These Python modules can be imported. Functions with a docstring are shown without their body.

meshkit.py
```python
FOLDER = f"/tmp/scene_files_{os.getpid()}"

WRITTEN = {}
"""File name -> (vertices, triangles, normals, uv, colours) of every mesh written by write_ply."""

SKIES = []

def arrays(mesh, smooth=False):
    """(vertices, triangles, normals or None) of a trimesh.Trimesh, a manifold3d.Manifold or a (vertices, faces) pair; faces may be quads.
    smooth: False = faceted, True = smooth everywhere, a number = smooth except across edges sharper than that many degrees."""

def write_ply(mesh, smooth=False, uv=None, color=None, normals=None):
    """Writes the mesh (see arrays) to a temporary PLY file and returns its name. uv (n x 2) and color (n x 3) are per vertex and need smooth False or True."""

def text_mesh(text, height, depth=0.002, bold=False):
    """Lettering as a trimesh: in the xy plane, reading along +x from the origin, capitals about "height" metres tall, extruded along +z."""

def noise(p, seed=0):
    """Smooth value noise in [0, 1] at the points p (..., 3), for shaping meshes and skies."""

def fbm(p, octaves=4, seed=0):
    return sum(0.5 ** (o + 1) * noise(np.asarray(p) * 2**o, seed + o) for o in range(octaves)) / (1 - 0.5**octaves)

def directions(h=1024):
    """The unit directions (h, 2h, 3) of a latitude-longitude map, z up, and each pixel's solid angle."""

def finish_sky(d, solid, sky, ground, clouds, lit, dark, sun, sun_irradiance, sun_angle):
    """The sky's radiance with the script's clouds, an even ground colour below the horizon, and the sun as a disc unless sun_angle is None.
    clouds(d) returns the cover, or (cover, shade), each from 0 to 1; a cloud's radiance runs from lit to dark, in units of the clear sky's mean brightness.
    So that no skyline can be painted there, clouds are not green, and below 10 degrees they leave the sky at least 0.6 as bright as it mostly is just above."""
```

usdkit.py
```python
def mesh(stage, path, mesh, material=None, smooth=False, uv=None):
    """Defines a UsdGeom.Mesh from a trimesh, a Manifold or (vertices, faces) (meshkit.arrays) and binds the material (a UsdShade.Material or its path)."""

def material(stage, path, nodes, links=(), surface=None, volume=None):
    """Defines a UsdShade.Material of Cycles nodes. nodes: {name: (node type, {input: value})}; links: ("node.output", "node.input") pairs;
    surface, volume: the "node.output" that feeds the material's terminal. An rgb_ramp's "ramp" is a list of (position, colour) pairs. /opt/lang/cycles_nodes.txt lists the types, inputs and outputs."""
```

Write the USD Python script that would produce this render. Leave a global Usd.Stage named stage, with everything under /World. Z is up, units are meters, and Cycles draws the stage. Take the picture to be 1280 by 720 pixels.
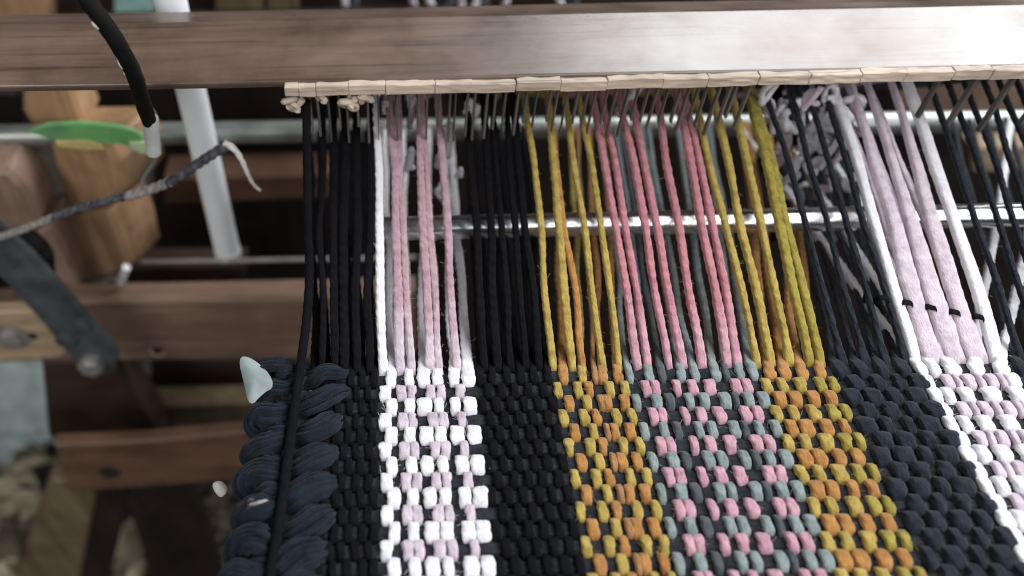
import math, random
import numpy as np, trimesh
from shapely.geometry import Polygon
from pxr import Usd, UsdGeom, UsdLux, UsdShade, Gf, Sdf
import usdkit, meshkit

random.seed(7); rng = np.random.default_rng(7)
stage = Usd.Stage.CreateInMemory()
UsdGeom.SetStageUpAxis(stage, UsdGeom.Tokens.z); UsdGeom.SetStageMetersPerUnit(stage, 1.0)
UsdGeom.Xform.Define(stage, '/World'); UsdGeom.Scope.Define(stage, '/World/Looks')

# ------------------------------------------------------------------ camera, light, exposure
F_PX, CX, CY = 1000.0, 483.0, 360.0          # focal length and principal point in picture pixels (1280 wide)
PITCH, ROLL = math.radians(48.7), math.radians(1.15)
ZR = 0.80                                     # the rug's height above the ground
CAM = np.array([0.0, -0.29, ZR + 0.407])
X_, U0 = np.array([1.0, 0, 0]), np.array([0, math.sin(PITCH), math.cos(PITCH)])
FW = np.array([0, math.cos(PITCH), -math.sin(PITCH)])
RT = math.cos(ROLL) * X_ - math.sin(ROLL) * U0
UP = math.sin(ROLL) * X_ + math.cos(ROLL) * U0
cam = UsdGeom.Camera.Define(stage, '/World/camera')
AP = 36.0
cam.CreateHorizontalApertureAttr(AP); cam.CreateVerticalApertureAttr(AP * 9 / 16)
cam.CreateFocalLengthAttr(AP * F_PX / 1280); cam.CreateHorizontalApertureOffsetAttr(AP * (640 - CX) / 1280)
cam.CreateClippingRangeAttr(Gf.Vec2f(0.02, 60)); cam.CreateFStopAttr(2.9); cam.CreateFocusDistanceAttr(0.487)
cam.CreateExposureAttr(0.14)
m4 = np.eye(4); m4[0, :3], m4[1, :3], m4[2, :3], m4[3, :3] = RT, UP, -FW, CAM
cam.AddTransformOp().Set(Gf.Matrix4d(*m4.ravel().tolist()))

def area(name, loc, aim, w, h, power, colour):
    L = UsdLux.RectLight.Define(stage, '/World/' + name)
    z = np.array(loc, float) - np.array(aim, float); z /= np.linalg.norm(z)
    x = np.cross([0, 1.0, 0.01], z); x /= np.linalg.norm(x); y = np.cross(z, x)
    m = np.eye(4); m[0, :3], m[1, :3], m[2, :3], m[3, :3] = x, y, z, loc
    L.AddTransformOp().Set(Gf.Matrix4d(*m.ravel().tolist()))
    L.CreateWidthAttr(w); L.CreateHeightAttr(h); L.CreateIntensityAttr(power); L.CreateColorAttr(Gf.Vec3f(*colour))
    L.GetPrim().SetCustomDataByKey('kind', 'structure')
area('open_sky_light', (1.75, -1.05, ZR + 1.7), (0.45, -0.25, ZR), 2.4, 3.8, 3.3, (0.97, 0.98, 1.0))
area('far_opening_light', (1.75, 1.5, ZR + 1.8), (0.75, 0.15, ZR + 0.1), 2.3, 1.3, 8.2, (0.96, 0.98, 1.0))
area('left_fill_light', (-1.5, -1.5, ZR + 1.2), (-0.3, 0.25, ZR - 0.2), 1.2, 1.3, 4.4, (1.0, 0.98, 0.95))  # added fill from the left front, brightens the posts and rail
dome = UsdLux.DomeLight.Define(stage, '/World/sky')
dome.GetPrim().SetCustomDataByKey('kind', 'structure')
sky = usdkit.material(stage, '/World/Looks/sky_glow', {'b': ('background_shader', {'color': (0.85, 0.93, 1.0), 'strength': 0.045})}, surface='b.background')
UsdShade.MaterialBindingAPI.Apply(dome.GetPrim()).Bind(sky)

# ------------------------------------------------------------------ helpers
def ray(px, py):
    return FW + (px - CX) / F_PX * RT + (CY - py) / F_PX * UP
def at_y(px, py, y):
    d = ray(px, py); return CAM + d * (y - CAM[1]) / d[1]
def at_z(px, py, z=0.0):
    d = ray(px, py); return CAM + d * (ZR + z - CAM[2]) / d[2]
def on_plane(px, py, p0, n):
    d = ray(px, py); return CAM + d * (np.dot(np.asarray(p0) - CAM, n) / np.dot(d, n))
def project(p):
    v = np.asarray(p) - CAM; w = v @ FW
    return np.array([CX + F_PX * (v @ RT) / w, CY - F_PX * (v @ UP) / w])

used = {}
def path_for(name, parent):
    base = (str(parent.GetPath()) if parent else '/World') + '/' + name
    k = used.get(base, -1) + 1; used[base] = k
    return base if k == 0 else f'{base}_{k:03d}'
def tag(p, label=None, cat=None, group=None, kind=None):
    for k, v in (('label', label), ('category', cat), ('group', group), ('kind', kind)):
        if v: p.SetCustomDataByKey(k, v)
    return p
def thing(name, label, cat, loc=(0, 0, 0), group=None):
    x = UsdGeom.Xform.Define(stage, path_for(name, None)); x.AddTranslateOp().Set(Gf.Vec3d(*map(float, loc)))
    x.GetPrim().SetCustomDataByKey('base', Gf.Vec3d(*map(float, loc)))
    return tag(x.GetPrim(), label, cat, group)
def base_of(parent):
    while parent and parent.GetPath() != Sdf.Path('/World'):
        b = parent.GetCustomDataByKey('base')
        if b is not None: return np.array(b)
        parent = parent.GetParent()
    return np.zeros(3)
def obj(name, mesh, mat, parent=None, smooth=40, **tags):
    """One Mesh prim from world-space geometry, under parent (whose base is subtracted)."""
    v, f = (mesh.vertices, mesh.faces) if isinstance(mesh, trimesh.Trimesh) else mesh
    p = usdkit.mesh(stage, path_for(name, parent), (np.asarray(v) - base_of(parent), np.asarray(f)), M[mat], smooth=smooth).GetPrim()
    return tag(p, **tags)

def cat(ms):
    vs, fs, n = [], [], 0
    for v, f in ((m.vertices, m.faces) if isinstance(m, trimesh.Trimesh) else m for m in ms):
        f = np.asarray(f)
        if f.shape[1] == 4: f = np.vstack([f[:, [0, 1, 2]], f[:, [0, 2, 3]]])
        vs.append(np.asarray(v)); fs.append(f + n); n += len(v)
    return np.vstack(vs), np.vstack(fs)

def tube(path, a, b=None, sides=10, up=(0, 0, 1), plies=0, turns=0.0, lobe=0.12, seed=0, rough=0.05, caps=True, flatpow=1.0):
    """A tube along path; a: half width, b: half thickness (numbers or one per point); plies twisted with turns per metre."""
    P = np.asarray(path, float); n = len(P)
    a = np.broadcast_to(np.asarray(a, float), n); b = a if b is None else np.broadcast_to(np.asarray(b, float), n)
    T = np.gradient(P, axis=0); T /= np.maximum(np.linalg.norm(T, axis=1, keepdims=True), 1e-9)
    S = np.cross(T, up); S /= np.maximum(np.linalg.norm(S, axis=1, keepdims=True), 1e-9)
    N = np.cross(S, T)
    s = np.concatenate([[0], np.cumsum(np.linalg.norm(np.diff(P, axis=0), axis=1))])
    ph = np.arange(sides) / sides * 2 * np.pi
    c, d = np.cos(ph), np.sin(ph)
    c, d = np.sign(c) * np.abs(c) ** flatpow, np.sign(d) * np.abs(d) ** flatpow
    r = np.ones((n, sides))
    if plies: r = r + lobe * np.cos(plies * (ph[None, :] - 2 * np.pi * turns * s[:, None]))
    if rough:
        q = np.stack([np.broadcast_to(s[:, None] * 240 + seed * 17.3, r.shape), np.broadcast_to(c[None] * 1.4 + 5, r.shape), np.broadcast_to(d[None] * 1.4 + seed, r.shape)], -1)
        r = r + rough * 2 * (meshkit.noise(q, seed) - 0.5)
    V = P[:, None] + S[:, None] * (a[:, None] * r * c)[..., None] + N[:, None] * (b[:, None] * r * d)[..., None]
    V = V.reshape(-1, 3)
    i, j = np.meshgrid(np.arange(n - 1), np.arange(sides), indexing='ij'); k = (j + 1) % sides
    Q = np.stack([i * sides + j, (i + 1) * sides + j, (i + 1) * sides + k, i * sides + k], -1).reshape(-1, 4)
    Fc = np.vstack([Q[:, [0, 1, 2]], Q[:, [0, 2, 3]]])
    if caps:
        V = np.vstack([V, P[:1], P[-1:]]); o = n * sides
        jj = np.arange(sides); kk = (jj + 1) % sides
        Fc = np.vstack([Fc, np.stack([np.full(sides, o), jj, kk], 1), np.stack([np.full(sides, o + 1), (n - 1) * sides + kk, (n - 1) * sides + jj], 1)])
    return V, Fc

def spline(pts, n=60):
    from scipy.interpolate import CubicSpline
    P = np.asarray(pts, float)
    s = np.concatenate([[0], np.cumsum(np.linalg.norm(np.diff(P, axis=0), axis=1))])
    return CubicSpline(s, P)(np.linspace(0, s[-1], n))

def bundle(path, r_all, strands, turns, seed=0, fat=1.15, sides=7):
    """Several strands laid together round a path (a thick weft of many yarns)."""
    P = np.asarray(path, float); n = len(P); r_all = np.broadcast_to(np.asarray(r_all, float), n)
    T = np.gradient(P, axis=0); T /= np.linalg.norm(T, axis=1, keepdims=True)
    S = np.cross(T, [0.13, 0.2, 0.97]); S /= np.linalg.norm(S, axis=1, keepdims=True); N = np.cross(S, T)
    s = np.linspace(0, 1, n); out = []
    for k in range(strands):
        ph = 2 * np.pi * (k / strands + turns * s) + seed
        off = 0.62 * r_all
        q = P + S * (off * np.cos(ph))[:, None] + N * (off * np.sin(ph))[:, None]
        out.append(tube(q, r_all * 0.45 * fat * (0.9 + 0.2 * ((k * 37 + seed * 11) % 10) / 10), sides=sides, seed=seed + k, rough=0.12))
    return cat(out)

def ribbon(path, half, strands, seed=0, flat=0.30, sides=8):
    """Strands lying side by side in a flat arched bundle: a thick soft weft of many yarns."""
    P = np.asarray(path, float); n = len(P); half = np.broadcast_to(np.asarray(half, float), n)
    T = np.gradient(P, axis=0); T /= np.linalg.norm(T, axis=1, keepdims=True)
    S = np.cross(T, [0.0, 0.0, 1.0]); S /= np.maximum(np.linalg.norm(S, axis=1, keepdims=True), 1e-6)
    S = np.stack([np.convolve(np.pad(S[:, c], 4, mode='edge'), np.ones(9) / 9, 'valid') for c in range(3)], 1)
    N = np.cross(S, T); out = []; R = np.random.default_rng(seed + 500)
    for k in range(strands):
        u = -1 + 2 * (k + 0.5) / strands
        wv = 0.10 * np.sin(np.linspace(0, 5, n) + R.random() * 6)
        q = P + S * (half * (u * 0.85 + wv * 0.6))[:, None] + N * (half * (flat * (1 - u * u) + wv * 0.3 + 0.12 * R.normal()))[:, None]
        out.append(tube(q, half * (1.45 / strands) * (0.85 + 0.3 * R.random()), half * (1.9 / strands), sides=sides, seed=seed + k, rough=0.14))
    return cat(out)

def slab(pts, p0, n, t, bevel=0.002, round_=0.0):
    """A solid of thickness t: an outline on the plane (p0, n), n towards the viewer, with its front edge chamfered."""
    n = np.asarray(n, float); n /= np.linalg.norm(n)
    e1 = np.cross([0, 0, 1.0], n); e1 /= np.linalg.norm(e1); e2 = np.cross(n, e1); p0 = np.asarray(p0, float)
    w = np.array([on_plane(x, y, p0, n) for x, y in pts]) - p0
    poly = Polygon(np.stack([w @ e1, w @ e2], 1)).buffer(0)
    if round_: poly = poly.buffer(-round_).buffer(round_, quad_segs=5)
    poly = poly.simplify(0.0003)
    back = trimesh.creation.extrude_polygon(poly, t - bevel, engine='earcut')
    rings = [np.array(poly.exterior.coords)[:-1]]
    inner = poly.buffer(-bevel, join_style=2, mitre_limit=3)
    front = trimesh.creation.extrude_polygon(inner, bevel * 0.02 + 1e-5, engine='earcut')
    # one closed solid: hull-free loft between the outline and its inset
    a = rings[0]; b = np.array([np.array(inner.exterior.interpolate(inner.exterior.project(__import__('shapely').Point(q))).coords[0]) for q in a])
    m = len(a); k = np.arange(m); k2 = (k + 1) % m
    V = np.vstack([np.c_[a, np.full(m, -t)], np.c_[a, np.full(m, -bevel)], np.c_[b, np.zeros(m)]])
    Fq = np.vstack([np.c_[k, k2, m + k2], np.c_[k, m + k2, m + k], np.c_[m + k, m + k2, 2 * m + k2], np.c_[m + k, 2 * m + k2, 2 * m + k]])
    tv, tf = trimesh.creation.triangulate_polygon(Polygon(a), engine='earcut')
    tv2, tf2 = trimesh.creation.triangulate_polygon(Polygon(b), engine='earcut')
    o = len(V)
    V = np.vstack([V, np.c_[tv, np.full(len(tv), -t)], np.c_[tv2, np.zeros(len(tv2))]])
    Fq = np.vstack([Fq, tf + o, tf2 + o + len(tv)])
    W = p0 + V[:, :1] * e1 + V[:, 1:2] * e2 + V[:, 2:3] * n
    mesh = trimesh.Trimesh(W, Fq, process=True); mesh.fix_normals()
    return mesh
FRONT = (0, -1, 0)
def vslab(pts, y, t, bevel=0.002, round_=0.0, n=FRONT):
    c = np.mean(pts, axis=0); p0 = at_y(c[0], c[1], y)
    return slab(pts, p0, n, t, bevel, round_)

def rbox(size, r=0.002):
    """A box with chamfered edges, centred at the origin."""
    import manifold3d as m3
    x, y, z = np.array(size) / 2
    pts = [(sx * (x - dx), sy * (y - dy), sz * (z - dz)) for sx in (-1, 1) for sy in (-1, 1) for sz in (-1, 1) for dx, dy, dz in ((0, r, r), (r, 0, r), (r, r, 0))]
    h = trimesh.convex.convex_hull(np.array(pts)); return h
def place(mesh, loc, R=None):
    m = mesh.copy(); v = m.vertices
    if R is not None: v = v @ np.asarray(R).T
    m.vertices = v + np.asarray(loc); return m
def cyl(p, q, r, sides=24):
    P = np.array([np.asarray(p) + (np.asarray(q) - np.asarray(p)) * t for t in np.linspace(0, 1, 12)])
    d = P[-1] - P[0]; up = (0, 0, 1) if abs(d[2]) < 0.8 * np.linalg.norm(d) else (0, 1, 0)
    return tube(P, r, sides=sides, up=up, rough=0)

# ------------------------------------------------------------------ materials
M = {}
def mat(name, nodes, links, surface='p.BSDF'):
    M[name] = usdkit.material(stage, '/World/Looks/' + name, nodes, links, surface=surface)
def yarn_mat(name, c, c2=None, scale=150, rough=0.95, bump=0.6, sheen=0.25):
    c = np.array(c); c2 = c * 0.72 if c2 is None else np.array(c2)
    mat(name, {'g': ('geometry', {}), 'n': ('noise_texture', {'scale': scale, 'detail': 3.0, 'roughness': 0.6}),
               'fm': ('mapping', {'scale': (1100, 300, 1100)}), 'f': ('noise_texture', {'scale': 1.0, 'detail': 2.0}),
               'o': ('geometry', {}), 'r': ('rgb_ramp', {'ramp': [(0.3, tuple(c2)), (0.62, tuple(c))]}),
               'b': ('bump', {'strength': bump, 'distance': 0.0012}),
               'p': ('principled_bsdf', {'roughness': rough, 'specular_ior_level': 0.15, 'sheen_weight': sheen, 'sheen_roughness': 0.5})},
        [('g.position', 'n.vector'), ('g.position', 'fm.vector'), ('fm.vector', 'f.vector'), ('n.fac', 'r.fac'), ('r.color', 'p.base_color'),
         ('f.fac', 'b.height'), ('b.normal', 'p.normal')])
def two_tone_mat(name, woven, shed):
    """A yarn in two tones along y: one in the length already woven, another in the length still to be woven."""
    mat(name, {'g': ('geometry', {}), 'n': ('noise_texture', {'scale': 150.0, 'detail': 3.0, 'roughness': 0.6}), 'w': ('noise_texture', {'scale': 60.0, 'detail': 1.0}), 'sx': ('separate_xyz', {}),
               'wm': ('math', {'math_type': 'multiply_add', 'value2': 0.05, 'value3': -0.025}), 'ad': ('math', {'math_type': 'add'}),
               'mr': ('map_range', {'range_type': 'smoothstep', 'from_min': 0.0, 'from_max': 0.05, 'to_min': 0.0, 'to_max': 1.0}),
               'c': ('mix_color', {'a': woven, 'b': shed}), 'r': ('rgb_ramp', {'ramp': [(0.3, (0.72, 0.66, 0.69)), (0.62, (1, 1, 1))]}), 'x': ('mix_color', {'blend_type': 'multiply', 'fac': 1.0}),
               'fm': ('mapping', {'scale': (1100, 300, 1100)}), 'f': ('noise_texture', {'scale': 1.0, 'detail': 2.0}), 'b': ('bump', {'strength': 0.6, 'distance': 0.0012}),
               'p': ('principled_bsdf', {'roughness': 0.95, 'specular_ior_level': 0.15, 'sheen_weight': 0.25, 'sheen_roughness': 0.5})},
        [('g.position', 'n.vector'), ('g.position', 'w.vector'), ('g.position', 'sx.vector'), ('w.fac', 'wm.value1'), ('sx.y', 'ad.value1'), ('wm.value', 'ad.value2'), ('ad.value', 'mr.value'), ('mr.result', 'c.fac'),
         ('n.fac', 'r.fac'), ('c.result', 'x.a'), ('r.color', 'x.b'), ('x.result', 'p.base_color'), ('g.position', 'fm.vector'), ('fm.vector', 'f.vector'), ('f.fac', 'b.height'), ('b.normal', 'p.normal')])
two_tone_mat('rose_yarn', (0.60, 0.52, 0.58), (0.46, 0.305, 0.345))
two_tone_mat('pink_yarn', (0.55, 0.315, 0.375), (0.50, 0.215, 0.24))
yarn_mat('white_yarn', (0.80, 0.79, 0.82), (0.66, 0.65, 0.70))
yarn_mat('lilac_yarn', (0.66, 0.56, 0.62), (0.48, 0.39, 0.46))
yarn_mat('yellow_yarn', (0.44, 0.325, 0.08), (0.27, 0.19, 0.04))
yarn_mat('olive_yarn', (0.34, 0.275, 0.05), (0.21, 0.165, 0.028))
yarn_mat('orange_yarn', (0.43, 0.21, 0.06), (0.29, 0.13, 0.036))
yarn_mat('tan_yarn', (0.37, 0.20, 0.08), (0.24, 0.12, 0.05))
yarn_mat('sage_yarn', (0.25, 0.30, 0.30), (0.15, 0.19, 0.19))
yarn_mat('slate_yarn', (0.075, 0.09, 0.10), (0.05, 0.06, 0.07))
yarn_mat('navy_yarn', (0.015, 0.020, 0.030), (0.005, 0.0072, 0.012), sheen=0.14)
yarn_mat('black_yarn', (0.0045, 0.0045, 0.0065), (0.0025, 0.0025, 0.004), sheen=0.0)
yarn_mat('weft_yarn', (0.028, 0.031, 0.037), (0.010, 0.0115, 0.0145), sheen=0.08)
yarn_mat('loop_yarn', (0.012, 0.0175, 0.028), (0.004, 0.006, 0.0105), sheen=0.08)

def wood(name, c1, c2, axis=0, scale=1.0, rough=0.55, spec=0.4, dirt=0.35):
    sc = [55.0, 55.0, 55.0]; sc[axis] = 4.0
    mat(name, {'g': ('geometry', {}), 'm': ('mapping', {'scale': tuple(np.array(sc) * scale)}), 'n': ('noise_texture', {'scale': 1.0, 'detail': 5.0, 'roughness': 0.62, 'distortion': 0.6}),
               'r': ('rgb_ramp', {'ramp': [(0.28, c2), (0.5, tuple((np.array(c1) + np.array(c2)) / 2)), (0.72, c1)]}),
               'd': ('noise_texture', {'scale': 14.0, 'detail': 4.0, 'roughness': 0.6}),
               'dr': ('rgb_ramp', {'ramp': [(0.35, (1 - dirt,) * 3), (0.6, (1, 1, 1))]}),
               'x': ('mix_color', {'blend_type': 'multiply', 'fac': 1.0}),
               's': ('mapping', {'scale': tuple(np.array(sc) * scale * np.array([5.0 if q != axis else 1.6 for q in range(3)]))}), 'sn': ('noise_texture', {'scale': 1.0, 'detail': 3.0}),
               'sr': ('rgb_ramp', {'ramp': [(0.30, (0.45,) * 3), (0.42, (1, 1, 1))]}), 'x2': ('mix_color', {'blend_type': 'multiply', 'fac': 0.8}),
               'b': ('bump', {'strength': 0.5, 'distance': 0.001}),
               'rr': ('map_range', {'from_min': 0.3, 'from_max': 0.7, 'to_min': rough - 0.1, 'to_max': rough + 0.12}),
               'p': ('principled_bsdf', {'specular_ior_level': spec})},
        [('g.position', 'm.vector'), ('m.vector', 'n.vector'), ('n.fac', 'r.fac'), ('g.position', 'd.vector'), ('d.fac', 'dr.fac'),
         ('r.color', 'x.a'), ('dr.color', 'x.b'), ('g.position', 's.vector'), ('s.vector', 'sn.vector'), ('sn.fac', 'sr.fac'), ('x.result', 'x2.a'), ('sr.color', 'x2.b'), ('x2.result', 'p.base_color'), ('n.fac', 'b.height'), ('b.normal', 'p.normal'), ('d.fac', 'rr.value'), ('rr.result', 'p.roughness')])
wood('varnished_wood', (0.185, 0.122, 0.09), (0.088, 0.056, 0.04), 0, rough=0.33, spec=1.0, dirt=0.35)
wood('rail_wood', (0.30, 0.195, 0.14), (0.165, 0.10, 0.072), 0)
wood('pale_wood', (0.55, 0.41, 0.26), (0.36, 0.26, 0.16), 0)
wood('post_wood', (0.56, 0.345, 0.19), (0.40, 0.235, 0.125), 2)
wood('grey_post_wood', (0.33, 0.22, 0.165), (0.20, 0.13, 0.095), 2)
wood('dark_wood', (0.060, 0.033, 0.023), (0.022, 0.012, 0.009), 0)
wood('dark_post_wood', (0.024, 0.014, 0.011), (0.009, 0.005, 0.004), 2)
wood('red_wood', (0.165, 0.09, 0.056), (0.09, 0.047, 0.03), 0)
wood('leg_wood', (0.20, 0.15, 0.085), (0.10, 0.07, 0.04), 2)
wood('bamboo', (0.64, 0.53, 0.43), (0.45, 0.36, 0.28), 0, dirt=0.25)
wood('reed_cane', (0.17, 0.15, 0.135), (0.07, 0.062, 0.057), 2)

def plain(name, c, rough=0.6, metal=0.0, spec=0.5, c2=None, scale=40, bump=0.15):
    c2 = tuple(np.array(c) * 0.75) if c2 is None else c2
    mat(name, {'g': ('geometry', {}), 'n': ('noise_texture', {'scale': scale, 'detail': 4.0, 'roughness': 0.6}), 'r': ('rgb_ramp', {'ramp': [(0.35, c2), (0.62, c)]}),
               'rr': ('map_range', {'from_min': 0.3, 'from_max': 0.7, 'to_min': max(0.03, rough - 0.08), 'to_max': rough + 0.08}),
               'b': ('bump', {'strength': bump, 'distance': 0.0008}), 'p': ('principled_bsdf', {'metallic': metal, 'specular_ior_level': spec})},
        [('g.position', 'n.vector'), ('n.fac', 'r.fac'), ('r.color', 'p.base_color'), ('n.fac', 'rr.value'), ('rr.result', 'p.roughness'), ('n.fac', 'b.height'), ('b.normal', 'p.normal')])
plain('chrome', (0.93, 0.94, 0.95), 0.21, 1.0, c2=(0.86, 0.87, 0.88), scale=60, bump=0.05)
plain('dull_steel', (0.42, 0.45, 0.42), 0.42, 0.75, scale=30)
plain('lever_steel', (0.10, 0.115, 0.125), 0.5, 0.35, c2=(0.05, 0.06, 0.066), scale=35, bump=0.3)
plain('bolt_steel', (0.42, 0.40, 0.38), 0.45, 0.6, scale=90)
plain('rubber', (0.004, 0.004, 0.004), 0.7, 0, 0.2, scale=120, bump=0.4)
plain('white_plastic', (0.86, 0.88, 0.90), 0.42, 0, c2=(0.78, 0.80, 0.84), scale=18)
plain('grey_plastic', (0.55, 0.56, 0.54), 0.5, 0)
plain('green_plastic', (0.18, 0.46, 0.14), 0.5, 0, c2=(0.12, 0.30, 0.13), scale=25)
plain('pale_green', (0.50, 0.60, 0.36), 0.5, 0)
plain('yellow_plastic', (0.62, 0.50, 0.20), 0.5, 0)
plain('grey_cord', (0.30, 0.27, 0.25), 0.9, 0, c2=(0.16, 0.145, 0.135), scale=220, bump=0.4)
plain('slate_cord', (0.10, 0.10, 0.115), 0.9, 0, c2=(0.02, 0.02, 0.025), scale=220, bump=0.4)
plain('grey_cloth', (0.32, 0.37, 0.37), 0.95, 0, c2=(0.20, 0.235, 0.235), scale=25, bump=0.4)
plain('teal_cloth', (0.30, 0.52, 0.48), 0.9, 0)
plain('soil', (0.05, 0.041, 0.032), 0.95, 0, c2=(0.02, 0.016, 0.013), scale=30, bump=0.8)
plain('dry_leaf', (0.38, 0.33, 0.24), 0.8, 0, c2=(0.19, 0.16, 0.10), scale=35)
plain('dry_leaf_dark', (0.12, 0.095, 0.06), 0.8, 0, c2=(0.05, 0.04, 0.025), scale=35)
plain('paper', (0.72, 0.68, 0.62), 0.9, 0, c2=(0.60, 0.56, 0.5))
plain('hole', (0.006, 0.005, 0.005), 0.9, 0)

# ------------------------------------------------------------------ the setting: ground
gx, gy = np.meshgrid(np.linspace(-3, 3, 121), np.linspace(-2, 4, 121), indexing='ij')
gz = 0.02 * (meshkit.fbm(np.stack([gx * 6, gy * 6, gx * 0], -1), 4, 3) - 0.5) - 0.012
i, j = np.meshgrid(np.arange(120), np.arange(120), indexing='ij')
q = np.stack([i * 121 + j, (i + 1) * 121 + j, (i + 1) * 121 + j + 1, i * 121 + j + 1], -1).reshape(-1, 4)
obj('ground', (np.stack([gx, gy, gz], -1).reshape(-1, 3), q), 'soil', smooth=True, kind='structure')

# ------------------------------------------------------------------ the loom's frame, on the left and behind
frame = thing('loom_frame', 'old brown wooden loom frame of rails, posts and crossed legs left of the rug', 'loom', (-0.35, 0.28, 0))
rail = obj('rail', vslab([(-60, 386), (60, 378), (430, 370), (520, 366), (520, 442), (430, 447), (60, 453), (-60, 458)], 0.25, 0.024, 0.004), 'rail_wood', frame, label='thick brown rail with a knot hole')
hole_c = at_y(197, 438, 0.2495)
def disc(c, r, t, n=(0, -1, 0), sides=20, flat=1.0):
    n = np.asarray(n, float) / np.linalg.norm(n); c = np.asarray(c)
    return tube(np.array([c, c + n * t * 0.7, c + n * t]), np.array([r, r, r * 0.8]), np.array([r, r, r * 0.8]) * flat, sides=sides, up=(0.3, 0.2, 1), rough=0)
obj('knot_hole', disc(hole_c, 0.0055, 0.002), 'hole', rail)
obj('hole_rim', tube(spline([hole_c + np.array([0.0075 * math.cos(t), -0.001, 0.0075 * math.sin(t)]) for t in np.linspace(2.8, 6.0, 9)], 16), 0.0016, sides=7, rough=0), 'pale_wood', rail)
plate = obj('rail_end', vslab([(-60, 392), (46, 389), (62, 410), (84, 440), (76, 447), (-60, 455)], 0.236, 0.0135, 0.002), 'pale_wood', frame, label='pale wooden end piece with a bolt')
c = at_y(14, 420, 0.236); obj('washer', disc(c, 0.019, 0.003), 'bolt_steel', plate); obj('bolt', disc(c + [0.0, -0.003, 0], 0.013, 0.006, sides=6), 'bolt_steel', plate)
obj('bolt_hole', disc(at_y(41, 420, 0.2358), 0.005, 0.0012), 'hole', plate)
# posts: square timbers turned a quarter to the viewer, seen on a corner
NL = (-0.52, -0.85, 0.0)
post = obj('post', vslab([(60, 176), (132, 178), (146, 205), (152, 238), (138, 258), (104, 266), (84, 254), (70, 222)], 0.29, 0.06, 0.005, 0.006, n=NL), 'post_wood', frame, label='upper tan post stub with rounded foot')
obj('post', vslab([(82, 272), (136, 262), (150, 296), (160, 334), (130, 350), (106, 360), (96, 330)], 0.30, 0.05, 0.004, 0.003, n=NL), 'post_wood', frame, label='lower tan post stub standing on the rail')
obj('post', vslab([(26, 60), (74, 60), (98, 136), (112, 165), (70, 172), (40, 160), (28, 140)], 0.34, 0.05, 0.004, 0.006), 'post_wood', frame, label='tan post behind the grey tube')
obj('post', vslab([(-60, 210), (12, 214), (34, 238), (52, 276), (40, 296), (-60, 305)], 0.27, 0.05, 0.005, 0.006), 'grey_post_wood', frame, label='greyish brown post stub at the frame edge')
obj('post', vslab([(30, 292), (66, 282), (82, 312), (104, 368), (40, 372), (18, 330)], 0.275, 0.05, 0.004, 0.003), 'grey_post_wood', frame, label='greyish brown post stub behind the lever')
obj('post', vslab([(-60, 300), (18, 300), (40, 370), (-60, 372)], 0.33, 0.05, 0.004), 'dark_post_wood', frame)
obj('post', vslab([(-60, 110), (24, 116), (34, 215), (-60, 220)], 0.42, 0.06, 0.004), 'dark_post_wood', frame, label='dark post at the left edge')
obj('shade_board', vslab([(96, 40), (560, 30), (560, 150), (96, 170)], 0.50, 0.04, 0.003), 'dark_post_wood', frame)  # added dark board, stands in for the shade between and behind the posts
obj('back_rail', vslab([(205, 222), (420, 218), (420, 248), (205, 256)], 0.42, 0.04, 0.003), 'red_wood', frame, label='thin brown rail behind the white tube')
obj('back_rail', vslab([(150, 334), (306, 332), (306, 352), (150, 356)], 0.34, 0.03, 0.003), 'dark_wood', frame)
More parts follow.
